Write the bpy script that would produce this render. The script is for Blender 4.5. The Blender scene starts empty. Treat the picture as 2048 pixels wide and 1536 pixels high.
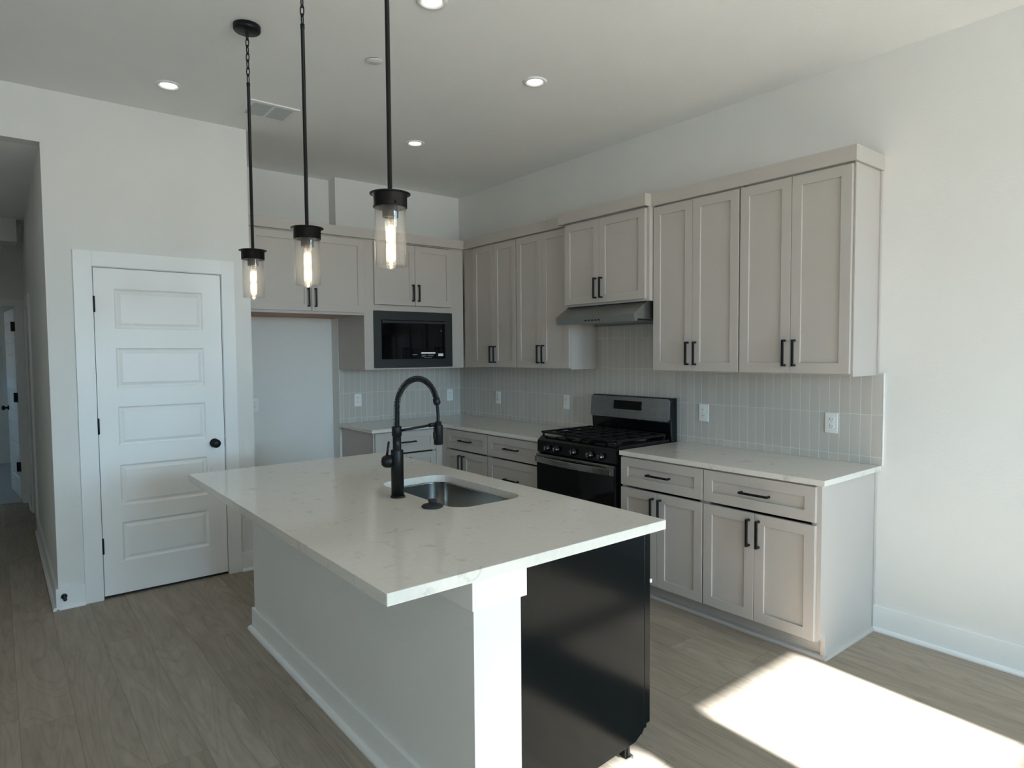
import bpy, bmesh, math, random
from mathutils import Vector, Matrix
random.seed(7)
S = bpy.context.scene
COL = S.collection
PI = math.pi
def rad(a): return a * PI / 180

# ------------------------------------------------------------------ camera, world, sun, exposure
CAM = (-3.7457, -5.5237, 1.5407)
YAW, PITCH, ROLL, FPX = 38.7217, 2.7445, -0.4307, 1288.61
cd = bpy.data.cameras.new('camera'); cam = bpy.data.objects.new('camera', cd); COL.objects.link(cam)
_y, _p, _r = rad(YAW), rad(PITCH), rad(ROLL)
_f = Vector((math.sin(_y) * math.cos(_p), math.cos(_y) * math.cos(_p), -math.sin(_p)))
_rt = Vector((math.cos(_y), -math.sin(_y), 0)); _up = _rt.cross(_f)
_rt2 = _rt * math.cos(_r) + _up * math.sin(_r); _up2 = _up * math.cos(_r) - _rt * math.sin(_r)
cam.matrix_world = Matrix((( _rt2.x, _up2.x, -_f.x, CAM[0]), (_rt2.y, _up2.y, -_f.y, CAM[1]), (_rt2.z, _up2.z, -_f.z, CAM[2]), (0, 0, 0, 1)))
cd.sensor_fit = 'HORIZONTAL'; cd.sensor_width = 36; cd.lens = FPX / 2048 * 36; cd.clip_start = .02
S.camera = cam

W = bpy.data.worlds.new('daylight'); S.world = W; W.use_nodes = True
nt = W.node_tree; nt.nodes.clear()
wo = nt.nodes.new('ShaderNodeOutputWorld'); bg = nt.nodes.new('ShaderNodeBackground')
tc = nt.nodes.new('ShaderNodeTexCoord'); sx = nt.nodes.new('ShaderNodeSeparateXYZ'); rp = nt.nodes.new('ShaderNodeValToRGB')
nt.links.new(tc.outputs['Generated'], sx.inputs[0]); nt.links.new(sx.outputs['Z'], rp.inputs[0])
rp.color_ramp.elements[0].position = -0.0; rp.color_ramp.elements[0].color = (.62, .67, .68, 1)
rp.color_ramp.elements[1].position = .02; rp.color_ramp.elements[1].color = (.50, .79, 1.03, 1)
nt.links.new(rp.outputs[0], bg.inputs['Color']); bg.inputs['Strength'].default_value = 31
nt.links.new(bg.outputs[0], wo.inputs[0])

sl = bpy.data.lights.new('sun', 'SUN'); sun = bpy.data.objects.new('sun', sl); COL.objects.link(sun)
SUN_EL = rad(22.5); SUN_AZ = math.atan2(.062, 1.0)
_sd = Vector((math.sin(SUN_AZ) * math.cos(SUN_EL), math.cos(SUN_AZ) * math.cos(SUN_EL), -math.sin(SUN_EL)))
sun.rotation_euler = _sd.to_track_quat('-Z', 'Y').to_euler()
sl.energy = 62; sl.angle = rad(.53); sl.color = (.97, .99, 1)
YB = -10.0                                             # inner face of the back wall behind the camera
H = 3.1193
# window openings in the back wall: x0, x1, z0, z1
_t = math.tan(SUN_EL); _dx = .062
WZ1 = (-3.925 - YB + .10) * _t + .004; WZR = (-4.86 - YB + .03) * _t
_sh = -_dx * (-3.905 - YB)
WIN = [(-1.433 + _sh - .026, -.622 + _sh + .02, 1.2, WZ1), (-2.664 + _sh - .026, -1.853 + _sh + .02, 1.2, WZ1)]
for i, (x0, x1, z0, z1) in enumerate(WIN):
    a = bpy.data.lights.new('daylight_portal', 'AREA'); ao = bpy.data.objects.new('daylight_portal', a); COL.objects.link(ao)
    a.shape = 'RECTANGLE'; a.size = x1 - x0; a.size_y = z1 - z0; a.cycles.is_portal = True
    ao.location = ((x0 + x1) / 2, YB - .14, (z0 + z1) / 2); ao.rotation_euler = (rad(90), 0, 0)
    # area lights shine along -Z: rotate so that -Z points to +Y
XL = -5.9                                             # left wall, behind and left of the camera
FILL_WIN = (-7.75, -7.2, 1.0, 2.0)                          # unseen window added to brighten left-facing surfaces: y0, y1, z0, z1
a = bpy.data.lights.new('daylight_portal', 'AREA'); ao = bpy.data.objects.new('daylight_portal', a); COL.objects.link(ao)
a.shape = 'RECTANGLE'; a.size = FILL_WIN[3] - FILL_WIN[2]; a.size_y = FILL_WIN[1] - FILL_WIN[0]; a.cycles.is_portal = True
ao.location = (XL - .14, (FILL_WIN[0] + FILL_WIN[1]) / 2, (FILL_WIN[2] + FILL_WIN[3]) / 2); ao.rotation_euler = (0, rad(-90), 0)
S.view_settings.view_transform = 'Standard'; S.view_settings.look = 'None'
S.view_settings.gamma = 1; S.view_settings.use_curve_mapping = False
S.view_settings.exposure = 0.55
S.cycles.max_bounces = 10; S.cycles.diffuse_bounces = 7; S.cycles.glossy_bounces = 4
S.cycles.transparent_max_bounces = 16; S.cycles.transmission_bounces = 6
S.cycles.caustics_reflective = False; S.cycles.caustics_refractive = False
S.cycles.sample_clamp_indirect = 6; S.cycles.use_denoising = True

# ------------------------------------------------------------------ materials
def new_mat(name):
    m = bpy.data.materials.new(name); m.use_nodes = True
    n = m.node_tree.nodes; b = n['Principled BSDF']
    return m, m.node_tree, n, m.node_tree.links, b
def noise_bump(nt, b, scale, strength, dist, detail=2):
    n, l = nt.nodes, nt.links
    t = n.new('ShaderNodeTexCoord'); no = n.new('ShaderNodeTexNoise'); bu = n.new('ShaderNodeBump')
    no.inputs['Scale'].default_value = scale; no.inputs['Detail'].default_value = detail
    bu.inputs['Strength'].default_value = strength; bu.inputs['Distance'].default_value = dist
    l.new(t.outputs['Object'], no.inputs['Vector']); l.new(no.outputs['Fac'], bu.inputs['Height']); l.new(bu.outputs[0], b.inputs['Normal'])
    return no
def plain(name, col, rough=.5, metal=0, spec=.5, bump=None, var=.03, coat=0):
    m, t, n, l, b = new_mat(name)
    b.inputs['Roughness'].default_value = rough; b.inputs['Metallic'].default_value = metal
    b.inputs['Specular IOR Level'].default_value = spec; b.inputs['Coat Weight'].default_value = coat
    tc = n.new('ShaderNodeTexCoord'); no = n.new('ShaderNodeTexNoise'); no.inputs['Scale'].default_value = 3.0
    mx = n.new('ShaderNodeMix'); mx.data_type = 'RGBA'
    mx.inputs['A'].default_value = (*[c * (1 - var) for c in col], 1); mx.inputs['B'].default_value = (*[min(1, c * (1 + var)) for c in col], 1)
    l.new(tc.outputs['Object'], no.inputs['Vector']); l.new(no.outputs['Fac'], mx.inputs['Factor']); l.new(mx.outputs['Result'], b.inputs['Base Color'])
    if bump: noise_bump(t, b, *bump)
    return m
M = {}
M['wall'] = plain('wall_paint', (.745, .735, .71), .62, bump=(95, .22, .004))
M['ceiling'] = plain('ceiling_paint', (.86, .86, .85), .8, bump=(70, .25, .004))
M['trim'] = plain('trim_paint', (.82, .82, .81), .38)
M['door'] = plain('door_paint', (.87, .87, .86), .42, bump=(220, .04, .001))
M['cabinet'] = plain('cabinet_paint', (.475, .437, .405), .42)
M['cabinet_in'] = plain('cabinet_inside', (.55, .52, .47), .5)
M['black'] = plain('matte_black_metal', (.005, .005, .0055), .42, spec=.3)
M['blackgloss'] = plain('black_enamel', (.0035, .0035, .004), .16, spec=.35)
M['blackglass'] = plain('black_glass', (.002, .002, .0025), .06, spec=.3)
M['dwblack'] = plain('black_sheet_metal', (.0035, .005, .0055), .15, spec=.11)
M['iron'] = plain('cast_iron', (.004, .004, .004), .5, spec=.3)
M['darktrim'] = plain('dark_stainless', (.032, .034, .034), .4, metal=.4)
M['rubber'] = plain('rubber', (.015, .015, .015), .7)
M['gap'] = plain('painted_gap_shadow', (.03, .03, .03), .9)
M['plastic'] = plain('white_plastic', (.82, .82, .80), .35)
M['slot'] = plain('outlet_slot', (.05, .05, .05), .6)
M['sticker'] = plain('sticker_paper', (.75, .75, .74), .6)
M['greymark'] = plain('grey_marking', (.22, .22, .22), .5)
M['zinc'] = plain('zinc_plate', (.28, .28, .28), .35, metal=1)
M['rawwood'] = plain('raw_plywood', (.42, .24, .16), .6, var=.12)
M['grille'] = plain('vent_shade_tint', (.50, .53, .54), .5)  # greyer than the white frame: louvre shade put into the colour
M['ventdark'] = plain('vent_inside_shade', (.16, .17, .18), .9)  # dark colour stands in for shade inside the vent
M['hallfloor'] = plain('pale_carpet', (.42, .45, .46), .95, bump=(300, .4, .004))
M['chrome'] = plain('bright_steel', (.75, .75, .75), .18, metal=1)

def brushed(name, col, rough, stretch):
    m, t, n, l, b = new_mat(name)
    b.inputs['Metallic'].default_value = 1
    tc = n.new('ShaderNodeTexCoord'); mp = n.new('ShaderNodeMapping'); no = n.new('ShaderNodeTexNoise')
    mp.inputs['Scale'].default_value = stretch; no.inputs['Scale'].default_value = 60; no.inputs['Detail'].default_value = 3
    rg = n.new('ShaderNodeMapRange'); rg.inputs['To Min'].default_value = rough * .95; rg.inputs['To Max'].default_value = rough * 1.06
    mx = n.new('ShaderNodeMix'); mx.data_type = 'RGBA'
    mx.inputs['A'].default_value = (*[c * .98 for c in col], 1); mx.inputs['B'].default_value = (*[c * 1.02 for c in col], 1)
    l.new(tc.outputs['Object'], mp.inputs[0]); l.new(mp.outputs[0], no.inputs['Vector'])
    l.new(no.outputs['Fac'], rg.inputs['Value']); l.new(rg.outputs[0], b.inputs['Roughness'])
    l.new(no.outputs['Fac'], mx.inputs['Factor']); l.new(mx.outputs['Result'], b.inputs['Base Color'])
    return m
M['steel'] = brushed('brushed_stainless', (.25, .25, .24), .27, (.3, 8, 8))
M['steelH'] = brushed('brushed_stainless_hood', (.30, .30, .285), .3, (.3, 8, 8))
M['steelH'].node_tree.nodes['Principled BSDF'].inputs['Metallic'].default_value = .85
M['sink'] = brushed('sink_stainless', (.40, .40, .39), .22, (4, 4, .5))

def glass(name, tint, gloss=.06, glow_haze=0):
    m = bpy.data.materials.new(name); m.use_nodes = True; t = m.node_tree; n, l = t.nodes, t.links; n.clear()
    o = n.new('ShaderNodeOutputMaterial'); mx = n.new('ShaderNodeMixShader'); tr = n.new('ShaderNodeBsdfTransparent'); g = n.new('ShaderNodeBsdfGlossy')
    tr.inputs[0].default_value = (*tint, 1); g.inputs['Roughness'].default_value = .03
    lw = n.new('ShaderNodeLayerWeight'); lw.inputs['Blend'].default_value = .28
    mr = n.new('ShaderNodeMapRange'); mr.inputs['To Min'].default_value = gloss * .5; mr.inputs['To Max'].default_value = .55
    l.new(lw.outputs['Facing'], mr.inputs['Value']); 
    pw = n.new('ShaderNodeMath'); pw.operation = 'POWER'; pw.inputs[1].default_value = 1.0
    l.new(mr.outputs[0], pw.inputs[0]); l.new(pw.outputs[0], mx.inputs[0]); l.new(tr.outputs[0], mx.inputs[1]); l.new(g.outputs[0], mx.inputs[2])
    if glow_haze:
        tl = n.new('ShaderNodeBsdfTranslucent'); tl.inputs[0].default_value = (1, .95, .87, 1); m2 = n.new('ShaderNodeMixShader'); m2.inputs[0].default_value = glow_haze  # warm translucent share imitates bloom around the lit bulbs
        l.new(mx.outputs[0], m2.inputs[1]); l.new(tl.outputs[0], m2.inputs[2]); l.new(m2.outputs[0], o.inputs[0])
    else: l.new(mx.outputs[0], o.inputs[0])
    return m
M['glass'] = glass('clear_glass', (.985, .98, .975), glow_haze=.012)
M['bulbglass'] = glass('bulb_glass', (.98, .95, .92), glow_haze=.06)
M['pane'] = glass('window_glass', (.93, .95, .95), .03)

def emit(name, col, s):
    m = bpy.data.materials.new(name); m.use_nodes = True; t = m.node_tree; n, l = t.nodes, t.links; n.clear()
    o = n.new('ShaderNodeOutputMaterial'); e = n.new('ShaderNodeEmission'); e.inputs[0].default_value = (*col, 1); e.inputs[1].default_value = s
    l.new(e.outputs[0], o.inputs[0]); return m
M['filament'] = emit('glowing_filament', (1, .86, .62), 30)
M['led'] = emit('led_lens', (1, .93, .82), 9)
M['clockglow'] = emit('display_glow', (.3, .35, 1), .25)

# wood plank floor: planks run along Y
def wood():
    m, t, n, l, b = new_mat('oak_plank_floor')
    tc = n.new('ShaderNodeTexCoord'); sp = n.new('ShaderNodeSeparateXYZ'); l.new(tc.outputs['Object'], sp.inputs[0])
    def math_(op, a, c=None):
        k = n.new('ShaderNodeMath'); k.operation = op
        for i, v in enumerate((a, c)):
            if v is None: continue
            if isinstance(v, (int, float)): k.inputs[i].default_value = v
            else: l.new(v, k.inputs[i])
        return k.outputs[0]
    PW, PL = .19, 1.35
    xs = math_('DIVIDE', math_('ADD', sp.outputs['X'], 20.06), PW); row = math_('FLOOR', xs)
    wn = n.new('ShaderNodeTexWhiteNoise'); wn.noise_dimensions = '1D'; l.new(row, wn.inputs['W'])
    ys = math_('DIVIDE', math_('ADD', math_('ADD', sp.outputs['Y'], 40), math_('MULTIPLY', wn.outputs['Value'], 3.7)), PL); col = math_('FLOOR', ys)
    cb = n.new('ShaderNodeCombineXYZ'); l.new(row, cb.inputs[0]); l.new(col, cb.inputs[1])
    w2 = n.new('ShaderNodeTexWhiteNoise'); w2.noise_dimensions = '2D'; l.new(cb.outputs[0], w2.inputs['Vector'])
    # grain, shifted per plank
    mp = n.new('ShaderNodeVectorMath'); mp.operation = 'MULTIPLY'; l.new(tc.outputs['Object'], mp.inputs[0]); mp.inputs[1].default_value = (1, .11, 1)
    sh = n.new('ShaderNodeVectorMath'); sh.operation = 'MULTIPLY_ADD'; l.new(w2.outputs['Color'], sh.inputs[0]); sh.inputs[1].default_value = (9, 9, 9); l.new(mp.outputs[0], sh.inputs[2])
    g1 = n.new('ShaderNodeTexNoise'); g1.inputs['Scale'].default_value = 34; g1.inputs['Detail'].default_value = 6; g1.inputs['Roughness'].default_value = .6; l.new(sh.outputs[0], g1.inputs['Vector'])
    g2 = n.new('ShaderNodeTexNoise'); g2.inputs['Scale'].default_value = 5.5; g2.inputs['Detail'].default_value = 1; g2.inputs['Distortion'].default_value = .6; l.new(sh.outputs[0], g2.inputs['Vector'])
    rings = math_('FRACT', math_('MULTIPLY', g2.outputs['Fac'], 16)); rings = math_('ABSOLUTE', math_('SUBTRACT', rings, .5))
    ring_s = n.new('ShaderNodeMapRange'); l.new(rings, ring_s.inputs['Value']); ring_s.inputs['From Max'].default_value = .16; ring_s.inputs['To Min'].default_value = .86; ring_s.inputs['To Max'].default_value = 1.0
    ra = n.new('ShaderNodeValToRGB'); l.new(w2.outputs['Value'], ra.inputs[0])
    e = ra.color_ramp.elements; e[0].position = 0; e[0].color = (.310, .255, .202, 1); e[1].position = 1; e[1].color = (.372, .312, .252, 1)
    x = e.new(.5); x.color = (.340, .282, .226, 1)
    gm = n.new('ShaderNodeMapRange'); l.new(g1.outputs['Fac'], gm.inputs['Value']); gm.inputs['From Min'].default_value = .3; gm.inputs['From Max'].default_value = .7; gm.inputs['To Min'].default_value = .84; gm.inputs['To Max'].default_value = 1.12
    k = math_('MULTIPLY', gm.outputs[0], ring_s.outputs[0])
    fx = math_('FRACT', xs); fy = math_('FRACT', ys)
    dx = math_('MULTIPLY', math_('MINIMUM', fx, math_('SUBTRACT', 1, fx)), PW); dy = math_('MULTIPLY', math_('MINIMUM', fy, math_('SUBTRACT', 1, fy)), PL)
    d = math_('MINIMUM', dx, dy); seam = n.new('ShaderNodeMapRange'); l.new(d, seam.inputs['Value']); seam.inputs['From Max'].default_value = .0022; seam.inputs['To Min'].default_value = .62; seam.inputs['To Max'].default_value = 1
    k = math_('MULTIPLY', k, seam.outputs[0])
    vm = n.new('ShaderNodeVectorMath'); vm.operation = 'SCALE'; l.new(ra.outputs[0], vm.inputs[0]); l.new(k, vm.inputs['Scale'])
    l.new(vm.outputs[0], b.inputs['Base Color']); b.inputs['Roughness'].default_value = .5; b.inputs['Specular IOR Level'].default_value = .28
    bu = n.new('ShaderNodeBump'); bu.inputs['Strength'].default_value = .25; bu.inputs['Distance'].default_value = .002; l.new(k, bu.inputs['Height']); l.new(bu.outputs[0], b.inputs['Normal'])
    return m
M['floor'] = wood()

def quartz():
    m, t, n, l, b = new_mat('pale_quartz')
    tc = n.new('ShaderNodeTexCoord')
    a = n.new('ShaderNodeTexNoise'); a.inputs['Scale'].default_value = 5; a.inputs['Detail'].default_value = 5; a.inputs['Distortion'].default_value = 1.2; l.new(tc.outputs['Object'], a.inputs['Vector'])
    v = n.new('ShaderNodeMath'); v.operation = 'SUBTRACT'; v.inputs[1].default_value = .5; l.new(a.outputs['Fac'], v.inputs[0])
    ab = n.new('ShaderNodeMath'); ab.operation = 'ABSOLUTE'; l.new(v.outputs[0], ab.inputs[0])
    vr = n.new('ShaderNodeMapRange'); l.new(ab.outputs[0], vr.inputs['Value']); vr.inputs['From Max'].default_value = .028; vr.inputs['To Min'].default_value = 1; vr.inputs['To Max'].default_value = 0
    f = n.new('ShaderNodeTexNoise'); f.inputs['Scale'].default_value = 13; f.inputs['Detail'].default_value = 2; l.new(tc.outputs['Object'], f.inputs['Vector'])
    fr = n.new('ShaderNodeMapRange'); l.new(f.outputs['Fac'], fr.inputs['Value']); fr.inputs['From Min'].default_value = .52; fr.inputs['From Max'].default_value = .68
    mu = n.new('ShaderNodeMath'); mu.operation = 'MULTIPLY'; l.new(vr.outputs[0], mu.inputs[0]); l.new(fr.outputs[0], mu.inputs[1])
    c = n.new('ShaderNodeTexNoise'); c.inputs['Scale'].default_value = 60; c.inputs['Detail'].default_value = 3; l.new(tc.outputs['Object'], c.inputs['Vector'])
    mx = n.new('ShaderNodeMix'); mx.data_type = 'RGBA'; mx.inputs['A'].default_value = (.66, .62, .56, 1); mx.inputs['B'].default_value = (.74, .705, .65, 1); l.new(c.outputs['Fac'], mx.inputs['Factor'])
    m2 = n.new('ShaderNodeMix'); m2.data_type = 'RGBA'; l.new(mu.outputs[0], m2.inputs['Factor']); l.new(mx.outputs['Result'], m2.inputs['A']); m2.inputs['B'].default_value = (.54, .51, .47, 1)
    l.new(m2.outputs['Result'], b.inputs['Base Color']); b.inputs['Roughness'].default_value = .09
    return m
M['quartz'] = quartz()

def tile(name, phase):
    """stacked vertical tile, on a panel lying in local x (along the wall) and z (up, world height)"""
    m, t, n, l, b = new_mat(name)
    tc = n.new('ShaderNodeTexCoord'); sp = n.new('ShaderNodeSeparateXYZ'); l.new(tc.outputs['Object'], sp.inputs[0])
    def math_(op, a, c=None):
        k = n.new('ShaderNodeMath'); k.operation = op
        for i, v in enumerate((a, c)):
            if v is None: continue
            if isinstance(v, (int, float)): k.inputs[i].default_value = v
            else: l.new(v, k.inputs[i])
        return k.outputs[0]
    TW, TH = .0573, .2305
    xs = math_('DIVIDE', math_('ADD', sp.outputs['X'], phase + 20 * TW), TW); zs = math_('DIVIDE', math_('ADD', sp.outputs['Z'], -.957 + 10 * TH), TH)
    fx, fz = math_('FRACT', xs), math_('FRACT', zs)
    dx = math_('MULTIPLY', math_('MINIMUM', fx, math_('SUBTRACT', 1, fx)), TW); dz = math_('MULTIPLY', math_('MINIMUM', fz, math_('SUBTRACT', 1, fz)), TH)
    d = math_('MINIMUM', dx, dz)
    mr = n.new('ShaderNodeMapRange'); l.new(d, mr.inputs['Value']); mr.inputs['From Min'].default_value = .0008; mr.inputs['From Max'].default_value = .0022
    cb = n.new('ShaderNodeCombineXYZ'); l.new(math_('FLOOR', xs), cb.inputs[0]); l.new(math_('FLOOR', zs), cb.inputs[1])
    w = n.new('ShaderNodeTexWhiteNoise'); w.noise_dimensions = '2D'; l.new(cb.outputs[0], w.inputs['Vector'])
    mx = n.new('ShaderNodeMix'); mx.data_type = 'RGBA'; l.new(w.outputs['Value'], mx.inputs['Factor']); mx.inputs['A'].default_value = (.50, .475, .44, 1); mx.inputs['B'].default_value = (.55, .522, .482, 1)
    m2 = n.new('ShaderNodeMix'); m2.data_type = 'RGBA'; l.new(mr.outputs[0], m2.inputs['Factor']); m2.inputs['A'].default_value = (.70, .69, .67, 1); l.new(mx.outputs['Result'], m2.inputs['B'])
    l.new(m2.outputs['Result'], b.inputs['Base Color'])
    rr = n.new('ShaderNodeMapRange'); l.new(mr.outputs[0], rr.inputs['Value']); rr.inputs['To Min'].default_value = .8; rr.inputs['To Max'].default_value = .22; l.new(rr.outputs[0], b.inputs['Roughness'])
    bu = n.new('ShaderNodeBump'); bu.inputs['Strength'].default_value = .5; bu.inputs['Distance'].default_value = .0015; l.new(mr.outputs[0], bu.inputs['Height']); l.new(bu.outputs[0], b.inputs['Normal'])
    return m

# ------------------------------------------------------------------ geometry helpers
def bx(bm, x0, x1, y0, y1, z0, z1, bev=0.0):
    """add a box; bev bevels its edges"""
    if x0 > x1: x0, x1 = x1, x0
    if y0 > y1: y0, y1 = y1, y0
    if z0 > z1: z0, z1 = z1, z0
    v = [bm.verts.new(p) for p in ((x0, y0, z0), (x1, y0, z0), (x1, y1, z0), (x0, y1, z0), (x0, y0, z1), (x1, y0, z1), (x1, y1, z1), (x0, y1, z1))]
    fs = [bm.faces.new([v[i] for i in q]) for q in ((3, 2, 1, 0), (4, 5, 6, 7), (0, 1, 5, 4), (1, 2, 6, 5), (2, 3, 7, 6), (3, 0, 4, 7))]
    if bev > 0:
        es = {e for f in fs for e in f.edges}
        bmesh.ops.bevel(bm, geom=list(es), offset=bev, segments=2, affect='EDGES', profile=.5)
    return bm
def box(*a, bev=0.0):
    bm = bmesh.new(); bx(bm, *a, bev=bev); return bm
def lathe(bm, prof, c=(0, 0, 0), axis='z', seg=32, close=True):
    """profile of (radius, height) turned about an axis through c"""
    rings = []
    for r, h in prof:
        ring = []
        for i in range(seg):
            a = 2 * PI * i / seg; p = (r * math.cos(a), r * math.sin(a), h)
            if axis == 'y': p = (p[0], -p[2], p[1])        # height grows towards -y
            if axis == 'x': p = (p[2], p[0], p[1])
            ring.append(bm.verts.new((c[0] + p[0], c[1] + p[1], c[2] + p[2])))
        rings.append(ring)
    for a, b in zip(rings, rings[1:]):
        for i in range(seg):
            f = bm.faces.new((a[i], a[(i + 1) % seg], b[(i + 1) % seg], b[i])); f.smooth = True
    if close:
        for ring in (rings[0], rings[-1]):
            try: bm.faces.new(ring)
            except ValueError: pass
    bmesh.ops.recalc_face_normals(bm, faces=bm.faces)
    return bm
def tube(bm, pts, r, seg=12, closed=False):
    """a round bar along a path of points; r a number or one per point"""
    P = [Vector(p) for p in pts]; N = len(P); rr = [r] * N if isinstance(r, (int, float)) else r
    rings = []; ref = None
    for i, p in enumerate(P):
        if closed: d = (P[(i + 1) % N] - P[i - 1]).normalized()
        else: d = (P[min(i + 1, N - 1)] - P[max(i - 1, 0)]).normalized()
        if ref is None:
            ref = d.orthogonal().normalized()
        ref = (ref - d * ref.dot(d)).normalized(); q = d.cross(ref)
        rings.append([bm.verts.new(p + (ref * math.cos(2 * PI * k / seg) + q * math.sin(2 * PI * k / seg)) * rr[i]) for k in range(seg)])
    pairs = list(zip(rings, rings[1:])) + ([(rings[-1], rings[0])] if closed else [])
    for a, b in pairs:
        for k in range(seg):
            f = bm.faces.new((a[k], a[(k + 1) % seg], b[(k + 1) % seg], b[k])); f.smooth = True
    if not closed:
        bm.faces.new(rings[0]); bm.faces.new(rings[-1])
    bmesh.ops.recalc_face_normals(bm, faces=bm.faces)
    return bm
def prism(bm, poly, axis, a, b):
    """extrude a 2D polygon along x, y or z between a and b"""
    def P(u, v, w): return {'x': (w, u, v), 'y': (u, w, v), 'z': (u, v, w)}[axis]
    A = [bm.verts.new(P(u, v, a)) for u, v in poly]; B = [bm.verts.new(P(u, v, b)) for u, v in poly]
    n = len(poly); bm.faces.new(A); bm.faces.new(B[::-1])
    for i in range(n): bm.faces.new((A[i], B[i], B[(i + 1) % n], A[(i + 1) % n]))
    bmesh.ops.recalc_face_normals(bm, faces=bm.faces)
    return bm
def obj(name, bm, mat, parent=None, bev=0.0, smooth=False):
    me = bpy.data.meshes.new(name)
    bmesh.ops.recalc_face_normals(bm, faces=bm.faces)
    if smooth:
        for f in bm.faces: f.smooth = True
    bm.to_mesh(me); bm.free()
    o = bpy.data.objects.new(name, me); COL.objects.link(o); me.materials.append(M[mat] if isinstance(mat, str) else mat)
    if parent: o.parent = parent
    if bev:
        md = o.modifiers.new('bevel', 'BEVEL'); md.width = bev; md.segments = 2; md.limit_method = 'ANGLE'; md.angle_limit = rad(40)
        md.harden_normals = False
    return o
def thing(name, label, cat, loc=(0, 0, 0), rotz=0, group=None):
    o = bpy.data.objects.new(name, None); COL.objects.link(o); o.location = loc; o.rotation_euler = (0, 0, rotz); o.empty_display_size = .1
    o['label'] = label; o['category'] = cat
    if group: o['group'] = group
    return o
def tag(o, label, cat, group=None):
    o['label'] = label; o['category'] = cat
    if group: o['group'] = group
    return o
def struct(name, bm, mat, label=None, cat=None, parent=None, bev=0):
    o = obj(name, bm, mat, parent, bev)
    if not parent: o['kind'] = 'structure'
    if label: o['label'] = label
    if cat: o['category'] = cat
    return o
def dup(root, loc, rotz=None, label=None, group=None):
    """copy a thing with its parts and their sub-parts"""
    r = root.copy(); COL.objects.link(r); r.location = loc
    if rotz is not None: r.rotation_euler = (0, 0, rotz)
    if label: r['label'] = label
    if group: r['group'] = group
    for ch in list(root.children):
        c = ch.copy(); COL.objects.link(c); c.parent = r
        for g in list(ch.children):
            d = g.copy(); COL.objects.link(d); d.parent = c
    return r

# ------------------------------------------------------------------ the room
XB, YN = -1.3249, .1406                 # bump-out edge, back of the fridge niche
YP, XPL, XPR = -.7724, -3.4936, -2.3123  # pantry front wall
ZH, YE = 2.8063, 2.95                    # hall ceiling, end wall of the hall
XHL = -4.5                              # hall's left wall
YW = -.7724
struct('floor', box(XL - .12, .12, YB - .12, YE + .05, -.12, 0), 'floor', 'wide greige oak plank floor running towards the hall', 'floor')
struct('ceiling', box(XL - .12, .12, YB - .12, YN + .12, H, H + .12), 'ceiling', 'white textured ceiling over the kitchen', 'ceiling')
struct('wall_right', box(0, .12, YB - .12, YN + .12, 0, H), 'wall', 'off-white wall behind the range and long cabinet run', 'wall')
struct('wall_far', box(XB, 0, 0, YN + .12, 0, H), 'wall', 'off-white wall behind the microwave cabinet', 'wall')
struct('wall_niche', box(XPR, XB, YN, YN + .12, 0, H), 'wall', 'pale wall at the back of the empty refrigerator niche', 'wall')
struct('wall_pantry_side', box(XPR - .11, XPR, YP + .11, YN + .12, 0, H), 'wall')
# pantry front wall with its door opening
DX0, DX1, DZ = -3.2575, -2.5105, 2.094
bm = bmesh.new()
bx(bm, XPL, DX0, YP, YP + .11, 0, ZH); bx(bm, DX1, XPR, YP, YP + .11, 0, H); bx(bm, DX0, DX1, YP, YP + .11, DZ, ZH); bx(bm, XPL, DX1, YP, YP + .11, ZH, H)
struct('wall_pantry', bm, 'wall', 'off-white wall around the five panel pantry door', 'wall')
struct('wall_hall_right', box(XPL, XPL + .11, YP + .11, YE, 0, ZH), 'wall', 'shaded wall along the right side of the hall', 'wall')
bm = bmesh.new(); bx(bm, XHL, XPL, YW, YW + .11, ZH, H); bx(bm, XL, XHL, YW, YW + .11, 0, H)
struct('wall_header', bm, 'wall', 'off-white wall over the opening to the hall', 'wall')
struct('wall_hall_left', box(XHL - .11, XHL, YW + .11, YE, 0, ZH), 'wall')
struct('ceiling_hall', box(XHL - .11, XPL + .11, YW + .11, YE + .12, ZH, ZH + .1), 'ceiling', 'dark lowered ceiling of the hall', 'ceiling')
bm = bmesh.new(); y0, y1, z0, z1 = FILL_WIN
bx(bm, XL - .12, XL, YB - .12, y0, 0, H); bx(bm, XL - .12, XL, y1, YW + .11, 0, H); bx(bm, XL - .12, XL, y0, y1, 0, z0); bx(bm, XL - .12, XL, y0, y1, z1, H)
struct('wall_left', bm, 'wall')
bm = bmesh.new(); t = .03
bx(bm, XL - .1, XL - .03, y0, y0 + t, z0, z1); bx(bm, XL - .1, XL - .03, y1 - t, y1, z0, z1); bx(bm, XL - .1, XL - .03, y0, y1, z0, z0 + t); bx(bm, XL - .1, XL - .03, y0, y1, z1 - t, z1)
w = struct('window_3', bm, 'trim'); obj('pane', box(XL - .07, XL - .064, y0 + t, y1 - t, z0 + t, z1 - t), 'pane', w)  # added window, out of view, for fill light
struct('wall_pantry_back', box(XPL + .11, XPR - .11, YN, YN + .12, 0, H), 'wall')
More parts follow.
